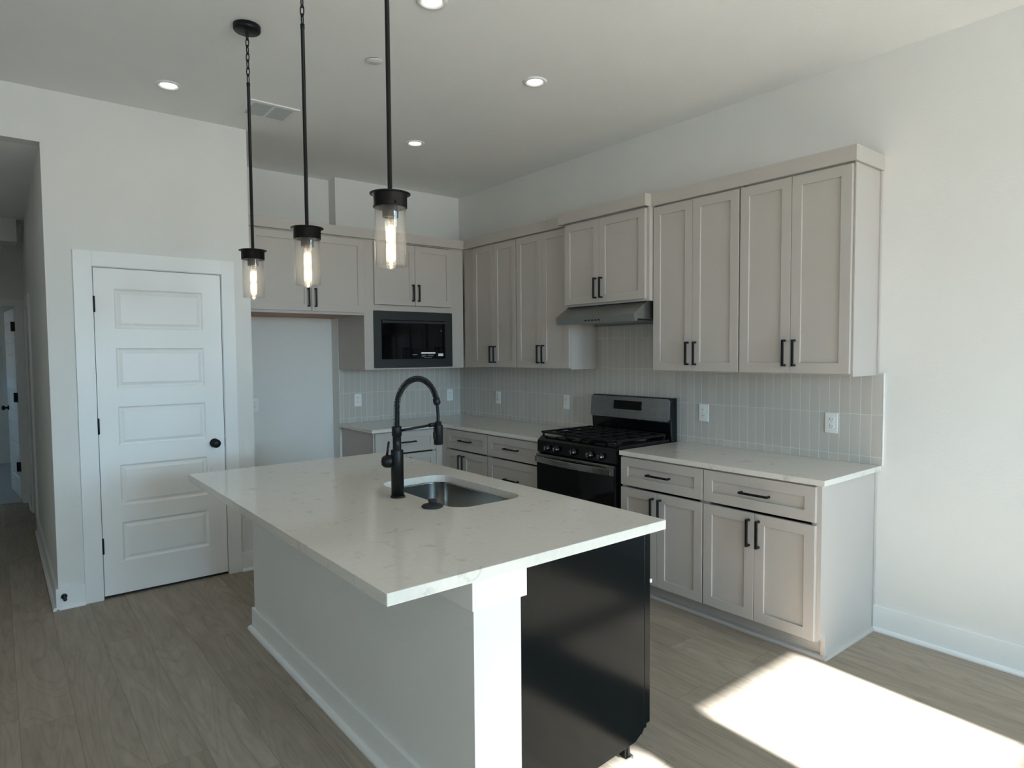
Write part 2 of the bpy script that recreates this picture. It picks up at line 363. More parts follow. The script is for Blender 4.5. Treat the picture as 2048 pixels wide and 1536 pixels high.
# back wall behind the camera, with two windows and a glass door
op = sorted(WIN)
bm = bmesh.new(); x = XL
for (x0, x1, z0, z1) in op:
    bx(bm, x, x0, YB - .12, YB, 0, H); bx(bm, x0, x1, YB - .12, YB, z1, H)
    if z0 > .05: bx(bm, x0, x1, YB - .12, YB, 0, z0)
    x = x1
bx(bm, x, 0, YB - .12, YB, 0, H)
struct('wall_back', bm, 'wall')
for i, (x0, x1, z0, z1) in enumerate(WIN):
    bm = bmesh.new(); t = .02
    bx(bm, x0, x0 + t, YB - .1, YB - .03, z0, z1); bx(bm, x1 - t, x1, YB - .1, YB - .03, z0, z1); bx(bm, x0, x1, YB - .1, YB - .03, z0, z0 + t)
    bx(bm, x0, x1, YB - .1, YB - .03, z1 - .004, z1); bx(bm, x0, x1, YB - .1, YB - .03, WZR - .05, WZR)
    w = struct('window_%d' % (i + 1), bm, 'trim')
    obj('pane', box(x0 + t, x1 - t, YB - .07, YB - .064, z0 + t, z1 - t), 'pane', w)
# room beyond the hall
struct('floor_bedroom', box(-6.1, -3.3, YE + .05, 6.4, -.1, .005), 'hallfloor')
bm = bmesh.new(); bx(bm, -6.1, -3.3, 6.3, 6.4, 0, 2.7); bx(bm, -3.4, -3.3, YE + .12, 6.3, 0, 2.7)
bx(bm, -6.1, -6.0, YE + .12, 4.2, 0, 2.7); bx(bm, -6.1, -6.0, 4.5, 6.3, 0, 2.7); bx(bm, -6.1, -6.0, 4.2, 4.5, 0, 1.3); bx(bm, -6.1, -6.0, 4.2, 4.5, 1.6, 2.7)
struct('wall_bedroom', bm, 'wall')
struct('ceiling_bedroom', box(-6.1, -3.3, YE + .12, 6.4, 2.7, 2.8), 'ceiling')
# end wall of the hall with door opening
HX0, HX1, HZ = -4.40, -3.556, 2.075
bm = bmesh.new(); bx(bm, XHL, HX0, YE, YE + .12, 0, ZH); bx(bm, HX1, XPL + .11, YE, YE + .12, 0, ZH); bx(bm, HX0, HX1, YE, YE + .12, HZ, ZH)
bx(bm, -6.1, XHL, YE, YE + .12, 0, ZH)
struct('wall_hall_end', bm, 'wall', 'dim wall at the far end of the hall', 'wall')
bm = bmesh.new(); bx(bm, HX1 - .012, HX1, YE - .004, YE + .124, 0, HZ); bx(bm, HX0, HX0 + .012, YE - .004, YE + .124, 0, HZ); bx(bm, HX0, HX1, YE - .004, YE + .124, HZ - .012, HZ)
bx(bm, HX1, XPL - .002, YE - .016, YE, 0, HZ + .06); bx(bm, HX0 - .07, HX0, YE - .016, YE, 0, HZ + .06); bx(bm, HX0, HX1, YE - .016, YE, HZ, HZ + .06)
struct('trim_1', bm, 'trim', 'white casing around the doorway at the end of the hall', 'door casing')
struct('trim_2', box(XHL, -3.548, 2.0, 2.35, 2.60, ZH), 'wall', 'shallow dropped soffit box under the hall ceiling', 'soffit')
bm = bmesh.new(); bx(bm, XPL - .016, XPL, 1.44, 1.53, 0, 2.09); bx(bm, XPL - .016, XPL, 2.35, 2.44, 0, 2.09); bx(bm, XPL - .016, XPL, 1.53, 2.35, 2.0, 2.09)
struct('trim_3', bm, 'trim', 'white door casing on the right wall of the hall', 'door casing')
# baseboards with a shoe moulding
def board(name, segs, h=.133, t=.015, label=None):
    """segs: (x0, y0, x1, y1, nx, ny): wall line and the outward normal"""
    b1, b2 = bmesh.new(), bmesh.new()
    for x0, y0, x1, y1, nx, ny in segs:
        bx(b1, min(x0, x1, x0 + nx * t, x1 + nx * t), max(x0, x1, x0 + nx * t, x1 + nx * t), min(y0, y1, y0 + ny * t, y1 + ny * t), max(y0, y1, y0 + ny * t, y1 + ny * t), 0, h, bev=.002)
        s = t + .016
        if nx: prism(b2, [(x0 + nx * t, 0), (x0 + nx * s, 0), (x0 + nx * s, .008), (x0 + nx * (t + .011), .017), (x0 + nx * t, .021)], 'y', min(y0, y1) - (s if ny else 0), max(y0, y1))
        else: prism(b2, [(y0 + ny * t, 0), (y0 + ny * s, 0), (y0 + ny * s, .008), (y0 + ny * (t + .011), .017), (y0 + ny * t, .021)], 'x', min(x0, x1), max(x0, x1))
    o = struct(name, b1, 'trim', label, 'baseboard' if label else None)
    obj('shoe_molding', b2, 'trim', o)
    return o
board('baseboard_right', [(0, YB, 0, -4.032, -1, 0)], .14, label='white baseboard along the right wall beside the cabinet end')
board('baseboard_pantry', [(XPL - .015, YP, -3.3576, YP, 0, -1), (-2.4222, YP, XPR, YP, 0, -1)], label='white baseboard under the pantry wall with a black stop')
board('baseboard_hall', [(XPL, YP - .031, XPL, 1.44, -1, 0), (XPL, 2.44, XPL, YE - .016, -1, 0)], label='white baseboard along the right wall of the hall')
board('baseboard_niche', [(XPR, YN, XB, YN, 0, -1)])
# pantry door casing
bm = bmesh.new()
bx(bm, -3.3576, DX0 - .003, YP - .015, YP, 0, 2.1927, bev=.0015); bx(bm, DX1 + .003, -2.4222, YP - .015, YP, 0, 2.1927, bev=.0015); bx(bm, DX0 - .003, DX1 + .003, YP - .015, YP, DZ + .004, 2.1927, bev=.0015)
bx(bm, DX0 - .003, DX0, YP - .002, YP + .11, 0, DZ); bx(bm, DX1, DX1 + .003, YP - .002, YP + .11, 0, DZ)
struct('trim_4', bm, 'trim', 'flat white casing around the pantry door', 'door casing')

# ------------------------------------------------------------------ panelled doors
def panel_door(x0, x1, z0, z1, y, t, panels, px0, px1):
    """front face at y facing -y; panels: list of (z_low, z_high) recessed and raised in the middle"""
    bm = bmesh.new()
    xs = [x0, px0, px1, x1]; zs = [z0]
    for a, b in panels: zs += [a, b]
    zs.append(z1)
    pset = {(round(a, 5), round(b, 5)) for a, b in panels}
    for i in range(3):
        for k in range(len(zs) - 1):
            xa, xb, za, zb = xs[i], xs[i + 1], zs[k], zs[k + 1]
            if i == 1 and (round(za, 5), round(zb, 5)) in pset:
                rings = []
                for ins, dep in ((0, 0), (.009, .009), (.016, .0105), (.036, .003), (.041, .003)):
                    rings.append([bm.verts.new(p) for p in ((xa + ins, y + dep, za + ins), (xb - ins, y + dep, za + ins), (xb - ins, y + dep, zb - ins), (xa + ins, y + dep, zb - ins))])
                for r, s in zip(rings, rings[1:]):
                    for q in range(4): bm.faces.new((r[q], r[(q + 1) % 4], s[(q + 1) % 4], s[q]))
                bm.faces.new(rings[-1])
            else:
                bm.faces.new([bm.verts.new(p) for p in ((xa, y, za), (xb, y, za), (xb, y, zb), (xa, y, zb))])
    bmesh.ops.remove_doubles(bm, verts=bm.verts, dist=1e-5)
    back = [bm.verts.new(p) for p in ((x0, y + t, z0), (x1, y + t, z0), (x1, y + t, z1), (x0, y + t, z1))]
    bm.faces.new(back[::-1])
    for (a, b, p, q) in ((x0, z0, x1, z0), (x1, z0, x1, z1), (x1, z1, x0, z1), (x0, z1, x0, z0)):
        fr = [v for v in bm.verts if abs(v.co.y - y) < 1e-6 and ((abs(a - p) < 1e-9 and abs(v.co.x - a) < 1e-6) or (abs(b - q) < 1e-9 and abs(v.co.z - b) < 1e-6))]
        # side strip, one quad from the outer corners
        bm.faces.new([bm.verts.new(c) for c in ((a, y, b), (p, y, q), (p, y + t, q), (a, y + t, b))])
    return bm
PANELS = [(.225, .476), (.581, .846), (.968, 1.219), (1.338, 1.591), (1.713, 1.965)]
d1 = struct('door_1', panel_door(-3.2542, -2.5134, .018, 2.091, YP + .002, .035, PANELS, -3.146, -2.630), 'door', 'white five panel pantry door with a black knob', 'door')
def knob(c, parent):
    k = obj('door_knob', lathe(bmesh.new(), [(.001, 0), (.030, 0), (.031, .004), (.027, .009), (.012, .012), (.0115, .030), (.021, .036), (.0285, .046), (.0295, .054), (.026, .062), (.016, .067), (.001, .068)], c, 'y', 32), 'black', parent)
    k['label'] = 'round black door knob'; return k
knob((-2.580, YP + .002, .936), d1)
obj('latch_plate', box(-2.5128, -2.5108, YP - .001, YP + .03, .905, .965), 'black', d1)
for z in (1.864, 1.102, .341):
    bm = bmesh.new(); lathe(bm, [(.0065, -.05), (.0075, -.048), (.0075, .048), (.0065, .05)], (-3.2558, YP - .006, z), 'z', 14)
    bx(bm, -3.2562, -3.2552, YP - .004, YP + .03, z - .045, z + .045)
    obj('hinge', bm, 'black', d1)
obj('threshold_gap_shade', box(DX0, DX1, YP + .02, YP + .11, 0, .006), 'gap', d1)  # dark strip laid in as painted shade under the door
# hall door, opened into the room beyond
d2 = struct('door_2', panel_door(0, .81, .02, 2.05, 0, .035, [(.22, .47), (.575, .83), (.95, 1.2), (1.31, 1.565), (1.685, 1.93)], .12, .69), 'door', 'white panelled door standing open at the end of the hall', 'door')
d2.location = (-3.574, YE + .135, 0); d2.rotation_euler = (0, 0, rad(95))
# local -y face must look towards -X: use the mirrored build instead
for v in d2.data.vertices: v.co.y = -v.co.y
d2.data.flip_normals()
k = obj('door_knob', lathe(bmesh.new(), [(.001, 0), (.028, 0), (.028, .008), (.012, .012), (.0115, .030), (.021, .036), (.028, .048), (.024, .062), (.001, .066)], (.75, 0, .96), 'y', 24), 'black', d2)
for v in k.data.vertices: v.co.y = -v.co.y
k.data.flip_normals()
for z in (1.86, 1.11, .37):
    o = obj('hinge', box(-.008, .002, -.01, .03, z - .05, z + .05, bev=.001), 'black', d2)
for z in (1.86, 1.11, .37):
    struct_h = obj('hinge_leaf', box(HX1 - .0145, HX1 - .012, YE + .035, YE + .12, z - .05, z + .05), 'black', bpy.data.objects['trim_1'])

# door stop
ds = thing('door_stop', 'small black door stop screwed to the white baseboard', 'door stop', (-3.4665, YP - .0145, .078))
obj('flange', lathe(bmesh.new(), [(.001, 0), (.0165, 0), (.0165, .005), (.012, .009), (.001, .009)], (0, 0, 0), 'y', 20), 'black', ds)
obj('stem', lathe(bmesh.new(), [(.001, .009), (.006, .009), (.0055, .062), (.001, .062)], (0, 0, 0), 'y', 14), 'black', ds)
obj('rubber_tip', lathe(bmesh.new(), [(.001, .062), (.0105, .062), (.0105, .073), (.008, .077), (.001, .077)], (0, 0, 0), 'y', 16), 'rubber', ds)

# ------------------------------------------------------------------ cabinets
def shaker(x0, x1, z0, z1, y=-.021, t=.02, st=.056, rec=.009):
    """shaker front: a flat frame round a recessed panel, front face at y"""
    bm = bmesh.new(); e = .0012
    def ring(i, yy): return [bm.verts.new(p) for p in ((x0 + i, yy, z0 + i), (x1 - i, yy, z0 + i), (x1 - i, yy, z1 - i), (x0 + i, yy, z1 - i))]
    R_ = [ring(0, y + t), ring(0, y + e), ring(e, y), ring(st - e, y), ring(st, y + e), ring(st, y + rec)]
    for a, b in zip(R_, R_[1:]):
        for q in range(4): bm.faces.new((a[q], a[(q + 1) % 4], b[(q + 1) % 4], b[q]))
    bm.faces.new(R_[-1]); bm.faces.new(R_[0][::-1])
    return bm
def pull(L, vertical=True):
    """square bar pull, centred on the origin, standing off towards -y"""
    bm = bmesh.new(); s, r = .0058, .034
    if vertical:
        bx(bm, -s, s, -r, -r + 2 * s, -L / 2, L / 2, bev=.0012)
        for z in (-L / 2 + s, L / 2 - s): bx(bm, -s, s, -r + s, 0, z - s, z + s, bev=.0008)
    else:
        bx(bm, -L / 2, L / 2, -r, -r + 2 * s, -s, s, bev=.0012)
        for x in (-L / 2 + s, L / 2 - s): bx(bm, x - s, x + s, -r + s, 0, -s, s, bev=.0008)
    return bm
HANDLE_V, HANDLE_H, HANDLE_S = (pull(.148), pull(.168, False), pull(.13))
def mesh_of(bm, name, mat):
    me = bpy.data.meshes.new(name); bmesh.ops.recalc_face_normals(bm, faces=bm.faces); bm.to_mesh(me); bm.free(); me.materials.append(M[mat]); return me
ME_V, ME_H = mesh_of(HANDLE_V, 'handle', 'black'), mesh_of(HANDLE_H, 'handle', 'black')
ME_S = mesh_of(HANDLE_S, 'handle', 'black')
def handle(parent, x, z, vertical=True, small=False):
    o = bpy.data.objects.new('handle', ME_S if small else ME_V if vertical else ME_H); COL.objects.link(o); o.parent = parent; o.location = (x, -.021, z)
    return o
def carcass(w, d, z0, z1, th=.018, frame=.03, top=True):
    bm = bmesh.new()
    bx(bm, 0, th, 0, d, z0, z1); bx(bm, w - th, w, 0, d, z0, z1); bx(bm, th, w - th, 0, d, z0, z0 + th)
    bx(bm, th, w - th, d - .006, d, z0 + th, z1)
    if top: bx(bm, th, w - th, 0, d - .006, z1 - th, z1)
    # face frame
    bx(bm, th, frame, 0, .018, z0 + th, z1); bx(bm, w - frame, w - th, 0, .018, z0 + th, z1)
    bx(bm, frame, w - frame, 0, .018, z1 - frame, z1 - (th if top else 0)); bx(bm, frame, w - frame, 0, .018, z0 + th, z0 + frame)
    return bm
G = .0045
def wall_cab(name, label, loc, rotz, w, d, z0, z1, split, dz0, dz1, hz=.037, dx0=None, dx1=None, small=False, cat='wall cabinet'):
    """z values are world heights; doors span dx0..dx1 of the width, meeting at split"""
    t = thing(name, label, cat, (loc[0], loc[1], z0), rotz)
    h = z1 - z0
    obj('carcass', carcass(w, d, 0, h), 'cabinet', t)
    dx0 = G if dx0 is None else dx0; dx1 = w - G if dx1 is None else dx1
    for a, b, s in ((dx0, split - .0015, 1), (split + .0015, dx1, -1)):
        dr = obj('door', shaker(a, b, dz0 - z0, dz1 - z0), 'cabinet', t)
        L = .13 if small else .148
        handle(dr, (b - .027) if s > 0 else (a + .027), dz0 - z0 + hz + L / 2, True, small)
    return t
RW = -PI / 2                              # things on the right wall look towards -X
XF = -.298                                # front of the upper carcasses on the right wall
ZU, ZT = 1.4194, 2.491
ZBOT = ZU - .008
# right-hand pair, then left-hand pair
wall_cab('wall_cabinet', 'tall greige two door wall cabinet at the right end, beside the bare wall', (XF, -3.3895, 0), RW, .6375, -XF - .0018, ZBOT, 2.512, .3145, ZU, ZT)
wall_cab('wall_cabinet', 'tall greige two door wall cabinet just right of the range hood', (XF, -2.7515, 0), RW, .637, -XF - .0018, ZBOT, 2.512, .3105, ZU, ZT)
wall_cab('wall_cabinet', 'tall greige two door wall cabinet just left of the range hood', (XF, -1.312, 0), RW, .6405, -XF - .0018, ZBOT, 2.512, .3205, ZU, ZT)
wall_cab('wall_cabinet', 'tall greige two door wall cabinet nearest the inner corner, beside the microwave', (XF, -.685, 0), RW, .6255, -XF - .0018, ZBOT, 2.512, .3125, ZU, ZT)
obj_c = obj('corner_filler', box(-.302, -.285, -.6845, -.530, ZBOT, 2.512), 'cabinet'); tag(obj_c, 'narrow greige filler strip in the inner corner between the wall cabinets', 'cabinet filler')
# deeper cabinet over the hood
XH = -.372
wall_cab('wall_cabinet', 'short greige two door wall cabinet directly above the range hood', (XH + .021, -1.9545, 0), RW, .7955, -XH - .0228, 1.882, 2.512, .3585, 1.8965, ZT, dx1=.773, hz=.03)
# microwave cabinet and refrigerator cabinet, looking towards -Y
YM = -.5273
mc = thing('microwave_cabinet', 'greige wall cabinet holding the built-in microwave under two doors', 'wall cabinet', (XB + .0035, YM, 1.408))
w = 1.0015; bm = bmesh.new(); d = -YM - .0018
bx(bm, 0, .018, 0, d, 0, 1.104); bx(bm, w - .018, w, 0, d, 0, 1.104); bx(bm, .018, w - .018, 0, d, 0, .012); bx(bm, .018, w - .018, d - .006, d, .012, 1.104); bx(bm, .018, w - .018, 0, d, 1.086, 1.104)
bx(bm, .018, .099, 0, .018, .012, 1.086); bx(bm, .855, w - .018, 0, .018, .012, 1.086); bx(bm, .099, .855, 0, d - .006, .503, .551); 
obj('carcass', bm, 'cabinet', mc)
for a, b, s in ((.0894, .4809, 1), (.4839, .8664, -1)):
    dr = obj('door', shaker(a, b, 1.962 - 1.408, 2.486 - 1.408), 'cabinet', mc)
    handle(dr, (b - .027) if s > 0 else (a + .027), 1.998 - 1.408 + .074)
fc = thing('refrigerator_cabinet', 'wide greige two door cabinet above the empty refrigerator niche', 'wall cabinet', (-2.2565, YM, 1.8656))
w = .9345; d = YN - YM - .002
bm = bmesh.new(); h = 2.512 - 1.8656
bx(bm, 0, .018, 0, d, 0, h); bx(bm, w - .018, w, 0, d, 0, h); bx(bm, .018, w - .018, 0, .018, h - .03, h); bx(bm, .018, w - .018, 0, .018, 0, .03); bx(bm, .018, w - .018, .018, d, h - .018, h)
bx(bm, .018, w - .018, d - .006, d, .02, h - .018)
obj('carcass', bm, 'cabinet', fc)
bm = bmesh.new(); bx(bm, .018, w - .018, .0185, d - .007, .004, .016); bx(bm, .018, w - .018, d - .09, d - .07, -.001, .004)
o = obj('bottom_panel', bm, 'rawwood', fc); o['label'] = 'unpainted reddish wood underside'
SP = .4801
for a, b, s in ((.004, SP - .0015, 1), (SP + .0015, w - .003, -1)):
    dr = obj('door', shaker(a, b, 1.8856 - 1.8656, 2.487 - 1.8656), 'cabinet', fc)
    handle(dr, (b - .027) if s > 0 else (a + .027), 1.921 - 1.8656 + .07)
o = obj('refrigerator_cabinet_filler', box(XPR + .001, -2.2575, YM, YM + .018, 1.8656, 2.512), 'cabinet'); tag(o, 'narrow greige filler strip between the refrigerator cabinet and pantry wall', 'cabinet filler')
# flat crown boards
ZC0, ZC1 = 2.500, 2.5795
def boards(name, label, rects, light_caps=()):
    z0, z1 = ZC0 + .0005, ZC1
    bm = bmesh.new()
    for c in light_caps: bx(bm, *c, z1 - .018, z1 - .001)  # hidden strips added to block light and darken the slot above the doors
    for r in rects: bx(bm, *r, z0, z1, bev=.0012)
    return tag(obj(name, bm, 'cabinet'), label, 'crown molding')
XC = -.3335; XCH = -.398
boards('crown_molding', 'flat greige crown board over the two right-hand wall cabinets', [(XC, XC + .018, -4.049, -2.752), (XC + .018, -.001, -4.049, -4.031)], [(XC + .018, XF + .02, -4.031, -2.752)])
boards('crown_molding', 'flat greige crown board over the cabinet above the hood', [(XCH, XCH + .018, -2.751, -1.915), (XCH + .018, XC - .001, -2.751, -2.733), (XCH + .018, -.30, -1.933, -1.915)], [(XCH + .018, XH + .04, -2.733, -1.933)])
boards('crown_molding', 'flat greige crown board over the two wall cabinets left of the hood', [(XC, XC + .018, -1.914, -.575)], [(XC + .018, XF + .02, -1.914, -.575)])
boards('crown_molding', 'flat greige crown board over the microwave and refrigerator cabinets', [(XPR + .002, XC + .018, YM - .038, YM - .020)], [(XPR + .002, XC + .018, YM - .020, YM + .02)])

# base cabinets
ZK, ZTOP = .1027, .8845
def base_cab(name, label, loc, rotz, w, d, layout, split=None, sink=False, ztop=None):
    t = thing(name, label, 'base cabinet', (loc[0], loc[1], 0), rotz)
    bm = carcass(w, d, ZK - .008, ztop or ZTOP - .001, top=not sink)
    obj('carcass', bm, 'cabinet', t)
    bm = bmesh.new(); bx(bm, 0, w, .055, .07, 0, ZK - .008)
    obj('toe_kick', bm, 'cabinet', t)
    for kind, a, b, z0, z1 in layout:
        o = obj('door' if kind[0] == 'd' and kind != 'drawer' else 'drawer', shaker(a, b, z0, z1), 'cabinet', t)
        if kind == 'drawer': handle(o, (a + b) / 2, min((z0 + z1) / 2 if z1 - z0 < .2 else z1 - .145, 9), False)
        elif kind == 'door_l': handle(o, b - .027, z1 - .031 - .074)
        elif kind == 'door_r': handle(o, a + .027, z1 - .031 - .074)
        elif kind == 'front': pass
    return t
XBF = -.6165                              # front of the base carcasses
ZD0, ZD1, ZDT = .697, .874, .681
def two_door(w, split): return [('drawer', .004, w - .004, ZD0, ZD1), ('door_l', .004, split - .0015, ZK, ZDT), ('door_r', split + .0015, w - .004, ZK, ZDT)]
base_cab('base_cabinet', 'greige base cabinet at the right end of the run, drawer over two doors', (XBF, -3.3715, 0), RW, .6465, -XBF - .0018, two_door(.6465, .3175))
base_cab('base_cabinet', 'greige base cabinet just right of the range, drawer over two doors', (XBF, -2.7525, 0), RW, .618, -XBF - .0018, two_door(.618, .2925))
base_cab('base_cabinet', 'greige base cabinet just left of the range with a stack of drawers', (XBF, -1.3195, 0), RW, .642, -XBF - .0018, [('drawer', .004, .638, .709, ZD1), ('drawer', .004, .638, .41, .695), ('drawer', .004, .638, ZK, .396)])
base_cab('base_cabinet', 'greige base cabinet at the inner corner under the wall outlet, drawer over two doors', (XBF, -.706, 0), RW, .6125, -XBF - .0018, [('drawer', .004, .6085, .709, ZD1), ('door_l', .004, .249, ZK, .695), ('door_r', .252, .6085, ZK, .695)])
base_cab('base_cabinet', 'greige base cabinet on the far wall beside the refrigerator niche, behind the faucet', (-1.305, -.6165, 0), 0, .607, .6145, [('drawer', .012, .603, .692, ZD1), ('door_l', .012, .3015, ZK, .678), ('door_r', .3045, .603, ZK, .678)])
o = obj('base_corner_filler', box(-.6975, -.6165, -.6345, -.6165, ZK, ZTOP - .001), 'cabinet'); tag(o, 'narrow greige filler at the inner corner of the base cabinets', 'cabinet filler')
bm = box(-.6345, -.6165, -.7055, -.635, ZK, ZTOP - .001); o = obj('base_corner_filler', bm, 'cabinet'); tag(o, 'greige filler strip left of the corner drawer base cabinet', 'cabinet filler')
# end panel of the right run with its shoe
ep = thing('cabinet_end_panel', 'pale greige end panel closing the right end of the base cabinets', 'end panel', (0, -4.0185, 0))
bm = bmesh.new(); bx(bm, -.617, -.0015, -.018, 0, ZK + .012, ZTOP - .001); bx(bm, -.562, -.0015, -.018, 0, 0, ZK + .012); bx(bm, -.575, -.562, -.022, 0, .0, ZK + .03, bev=.001)
obj('panel', bm, 'cabinet', ep)
obj('scribe_strip', box(-.022, -.0015, -.024, -.018, .02, ZTOP - .001), 'cabinet', ep)
bm = bmesh.new(); prism(bm, [(-.018, 0), (-.034, 0), (-.034, .008), (-.029, .017), (-.018, .021)], 'x', -.5908, -.0015)
prism(bm, [(-.5625, 0), (-.592, 0), (-.592, .008), (-.586, .017), (-.5625, .021)], 'y', -.0332, 1.26)
obj('shoe_molding', bm, 'cabinet', ep)
uep = obj('wall_cabinet_end_panel', box(XF - .002, -.001, -4.0345, -4.0285, ZU - .014, 2.4985), 'cabinet'); tag(uep, 'pale greige side skin on the right end of the wall cabinets', 'end panel')
o = obj('scribe_strip', box(-.018, -.001, -4.0425, -4.0350, ZU - .008, 2.4985), 'cabinet'); o.parent = uep

# countertops
ZQ0, ZQ1 = .8852, .914
tag(obj('countertop', box(-.6514, -.001, -4.0647, -2.7535, ZQ0, ZQ1, bev=.002), 'quartz'), 'pale quartz countertop right of the range', 'countertop')
bm = prism(bmesh.new(), [(-1.3414, -.672), (-.6514, -.672), (-.6514, -1.9607), (-.001, -1.9607), (-.001, -.0095), (-1.3235, -.0095), (-1.3235, -.002), (-1.3414, -.002)], 'z', ZQ0, ZQ1)
tag(obj('countertop', bm, 'quartz', bev=.002), 'pale quartz L-shaped countertop left of the range, wrapping the corner', 'countertop')
# backsplashes
TB = []
o = obj('tile_backsplash', box(0, 4.068, -.0085, -.0005, .9145, 1.4185), tile('stacked_tile_right', .0), None); o.location = (0, 0, 0); o.rotation_euler = (0, 0, RW)
tag(o, 'vertical stacked greige tile backsplash on the right wall behind the range', 'backsplash')
# the tile behind the range reaches up to the hood
o2 = obj('tile_strip', box(1.954, 2.751, -.0085, -.0005, 1.4187, 1.7435), o.data.materials[0], o)
obj('edge_trim', box(4.0682, 4.0725, -.010, -.0005, .9145, 1.4185), 'trim', o)
o = obj('tile_backsplash', box(0, 1.3245, -.0085, -.0005, .9145, 1.4075), tile('stacked_tile_far', .02), None); o.location = (XB, 0, 0)
tag(o, 'vertical stacked greige tile backsplash on the far wall under the microwave', 'backsplash')
obj('edge_trim', box(-.0005, .003, -.010, -.0005, .9145, 1.4075), 'trim', o)

# outlets
def outlet(label, loc, rotz):
    t = thing('wall_outlet', label, 'outlet', loc, rotz)
    obj('cover_plate', box(-.0365, .0365, -.006, 0, -.0585, .0585, bev=.0025), 'plastic', t)
    for s in (-1, 1):
        bm = bmesh.new()
        pr = [(.0172 * math.cos(a), .0145 * math.sin(a) + s * .0195) for a in [2 * PI * i / 20 for i in range(20)]]
        pr = [(max(-.0165, min(.0165, u)), v) for u, v in pr]
        prism(bm, pr, 'y', -.0082, -.0055)
        r = obj('receptacle', bm, 'plastic', t)
        sl_ = bmesh.new(); bx(sl_, -.0085, -.0055, -.0088, -.008, s * .0195 - .001, s * .0195 + .008); bx(sl_, .005, .0075, -.0088, -.008, s * .0195, s * .0195 + .007)
        lathe(sl_, [(.0025, .008), (.0025, .0088)], (0, 0, s * .0195 - .0075), 'y', 10)
        obj('slots', sl_, 'slot', r)
    obj('screw', lathe(bmesh.new(), [(.0005, .006), (.0028, .006), (.0026, .0072), (.0005, .0074)], (0, 0, 0), 'y', 12), 'chrome', t)
    return t
oc = outlet('white outlet on the tile at the right end of the countertop', (-.009, -3.796, 1.127), RW)
dup(oc, (-.009, -2.941, 1.127), RW, 'white outlet on the tile just right of the range')
dup(oc, (-.009, -1.595, 1.127), RW, 'white outlet on the tile just left of the range')
dup(oc, (-.009, -.652, 1.120), RW, 'white outlet on the right wall tile nearest the inner corner')
dup(oc, (-.139, -.009, 1.120), 0, 'white outlet on the far wall tile, partly beyond the faucet hose')
dup(oc, (-1.148, -.009, 1.120), 0, 'white outlet on the far wall tile at the niche end')
dup(oc, (-2.031, YN - .0005, 1.117), 0, 'white outlet on the wall inside the refrigerator niche')

# ------------------------------------------------------------------ microwave
mw = thing('microwave', 'built-in microwave with black glass door and dark trim frame', 'microwave', (-.8459, YM - .001, 1.422))
X0, X1, Z1 = -.392, .392, .4856
bm = bmesh.new(); fx0, fx1, fz0, fz1 = -.3255, .3145, .0735, .4145
for a in ((X0, X1, -.016, 0, 0, fz0), (X0, X1, -.016, 0, fz1, Z1), (X0, fx0, -.016, 0, fz0, fz1), (fx1, X1, -.016, 0, fz0, fz1)): bx(bm, *a)
obj('trim_frame', bm, 'darktrim', mw)
bm = bmesh.new(); bx(bm, -.37, .37, .002, .45, .02, .47); obj('body', bm, 'black', mw)
dr = obj('door', box(fx0 + .003, fx1 - .003, -.022, -.001, fz0 + .003, fz1 - .004, bev=.002), 'blackglass', mw)
obj('top_strip', box(fx0 + .006, fx1 - .006, -.0235, -.0222, fz1 - .028, fz1 - .009), 'darktrim', dr)
o = obj('sticker', box(.058, .204, -.0228, -.0221, .119, .133), 'sticker', dr); o['label'] = 'white paper sticker'
o = obj('sticker', box(.235, .288, -.0228, -.0221, .097, .120), 'sticker', dr)
bm = bmesh.new()
for k, (a, b, z) in enumerate([(.062, .105, .108), (.124, .196, .108), (.062, .112, .100), (.124, .180, .100), (.062, .090, .092), (.085, .165, .085)]): bx(bm, a, b, -.0226, -.0221, z - .0017, z + .0017)
obj('printed_lines', bm, 'greymark', dr)
bm = bmesh.new(); bx(bm, -.032, .018, -.0226, -.0221, .111, .1155); bx(bm, -.026, .006, -.0226, -.0221, .108, .111); obj('maker_mark', bm, 'greymark', dr)
obj('indicator', lathe(bmesh.new(), [(.0005, .0221), (.006, .0221), (.006, .0226), (.0005, .0226)], (.268, 0, .325), 'y', 14), 'greymark', dr)

# ------------------------------------------------------------------ range
rg = thing('gas_range', 'black and stainless freestanding gas range between the countertops', 'range', (-.655, -1.975, 0), RW)
RWD = .765; D = .640                      # local x 0..RWD, y 0 (front) .. D (wall)
bm = bmesh.new(); bx(bm, 0, RWD, .02, D, .02, .905, bev=.003); obj('body', bm, 'blackgloss', rg)
for x in (.05, RWD - .05):
    for y in (.08, D - .06): obj('foot', lathe(bmesh.new(), [(.02, 0), (.02, .02)], (x, y, 0), 'z', 14), 'rubber', rg)
bm = bmesh.new(); prism(bm, [(-.012, .905), (.03, .936), (D - .10, .936), (D - .10, .905)], 'x', 0, RWD); obj('cooktop', bm, 'blackgloss', rg, bev=.004)
bm = bmesh.new(); prism(bm, [(.02, .815), (-.014, .822), (-.012, .905), (.02, .905)], 'x', .002, RWD - .002); obj('control_panel', bm, 'blackgloss', rg, bev=.003)
for x in (.118, .213, .3825, .54, .64):
    kb = obj('knob', lathe(bmesh.new(), [(.001, .0), (.026, 0), (.026, .004), (.021, .006), (.0195, .030), (.017, .033), (.001, .033)], (x, -.013, .860), 'y', 28), 'blackgloss', rg)
    obj('grip', box(x - .004, x + .004, -.052, -.040, .842, .878, bev=.002), 'blackgloss', kb)
    obj('marker', box(x + .0036, x + .0048, -.0530, -.047, .847, .874), 'zinc', kb)
dr = obj('oven_door', box(.004, RWD - .004, -.022, .018, .20, .812, bev=.004), 'blackglass', rg)
hb = bmesh.new()
N = 24
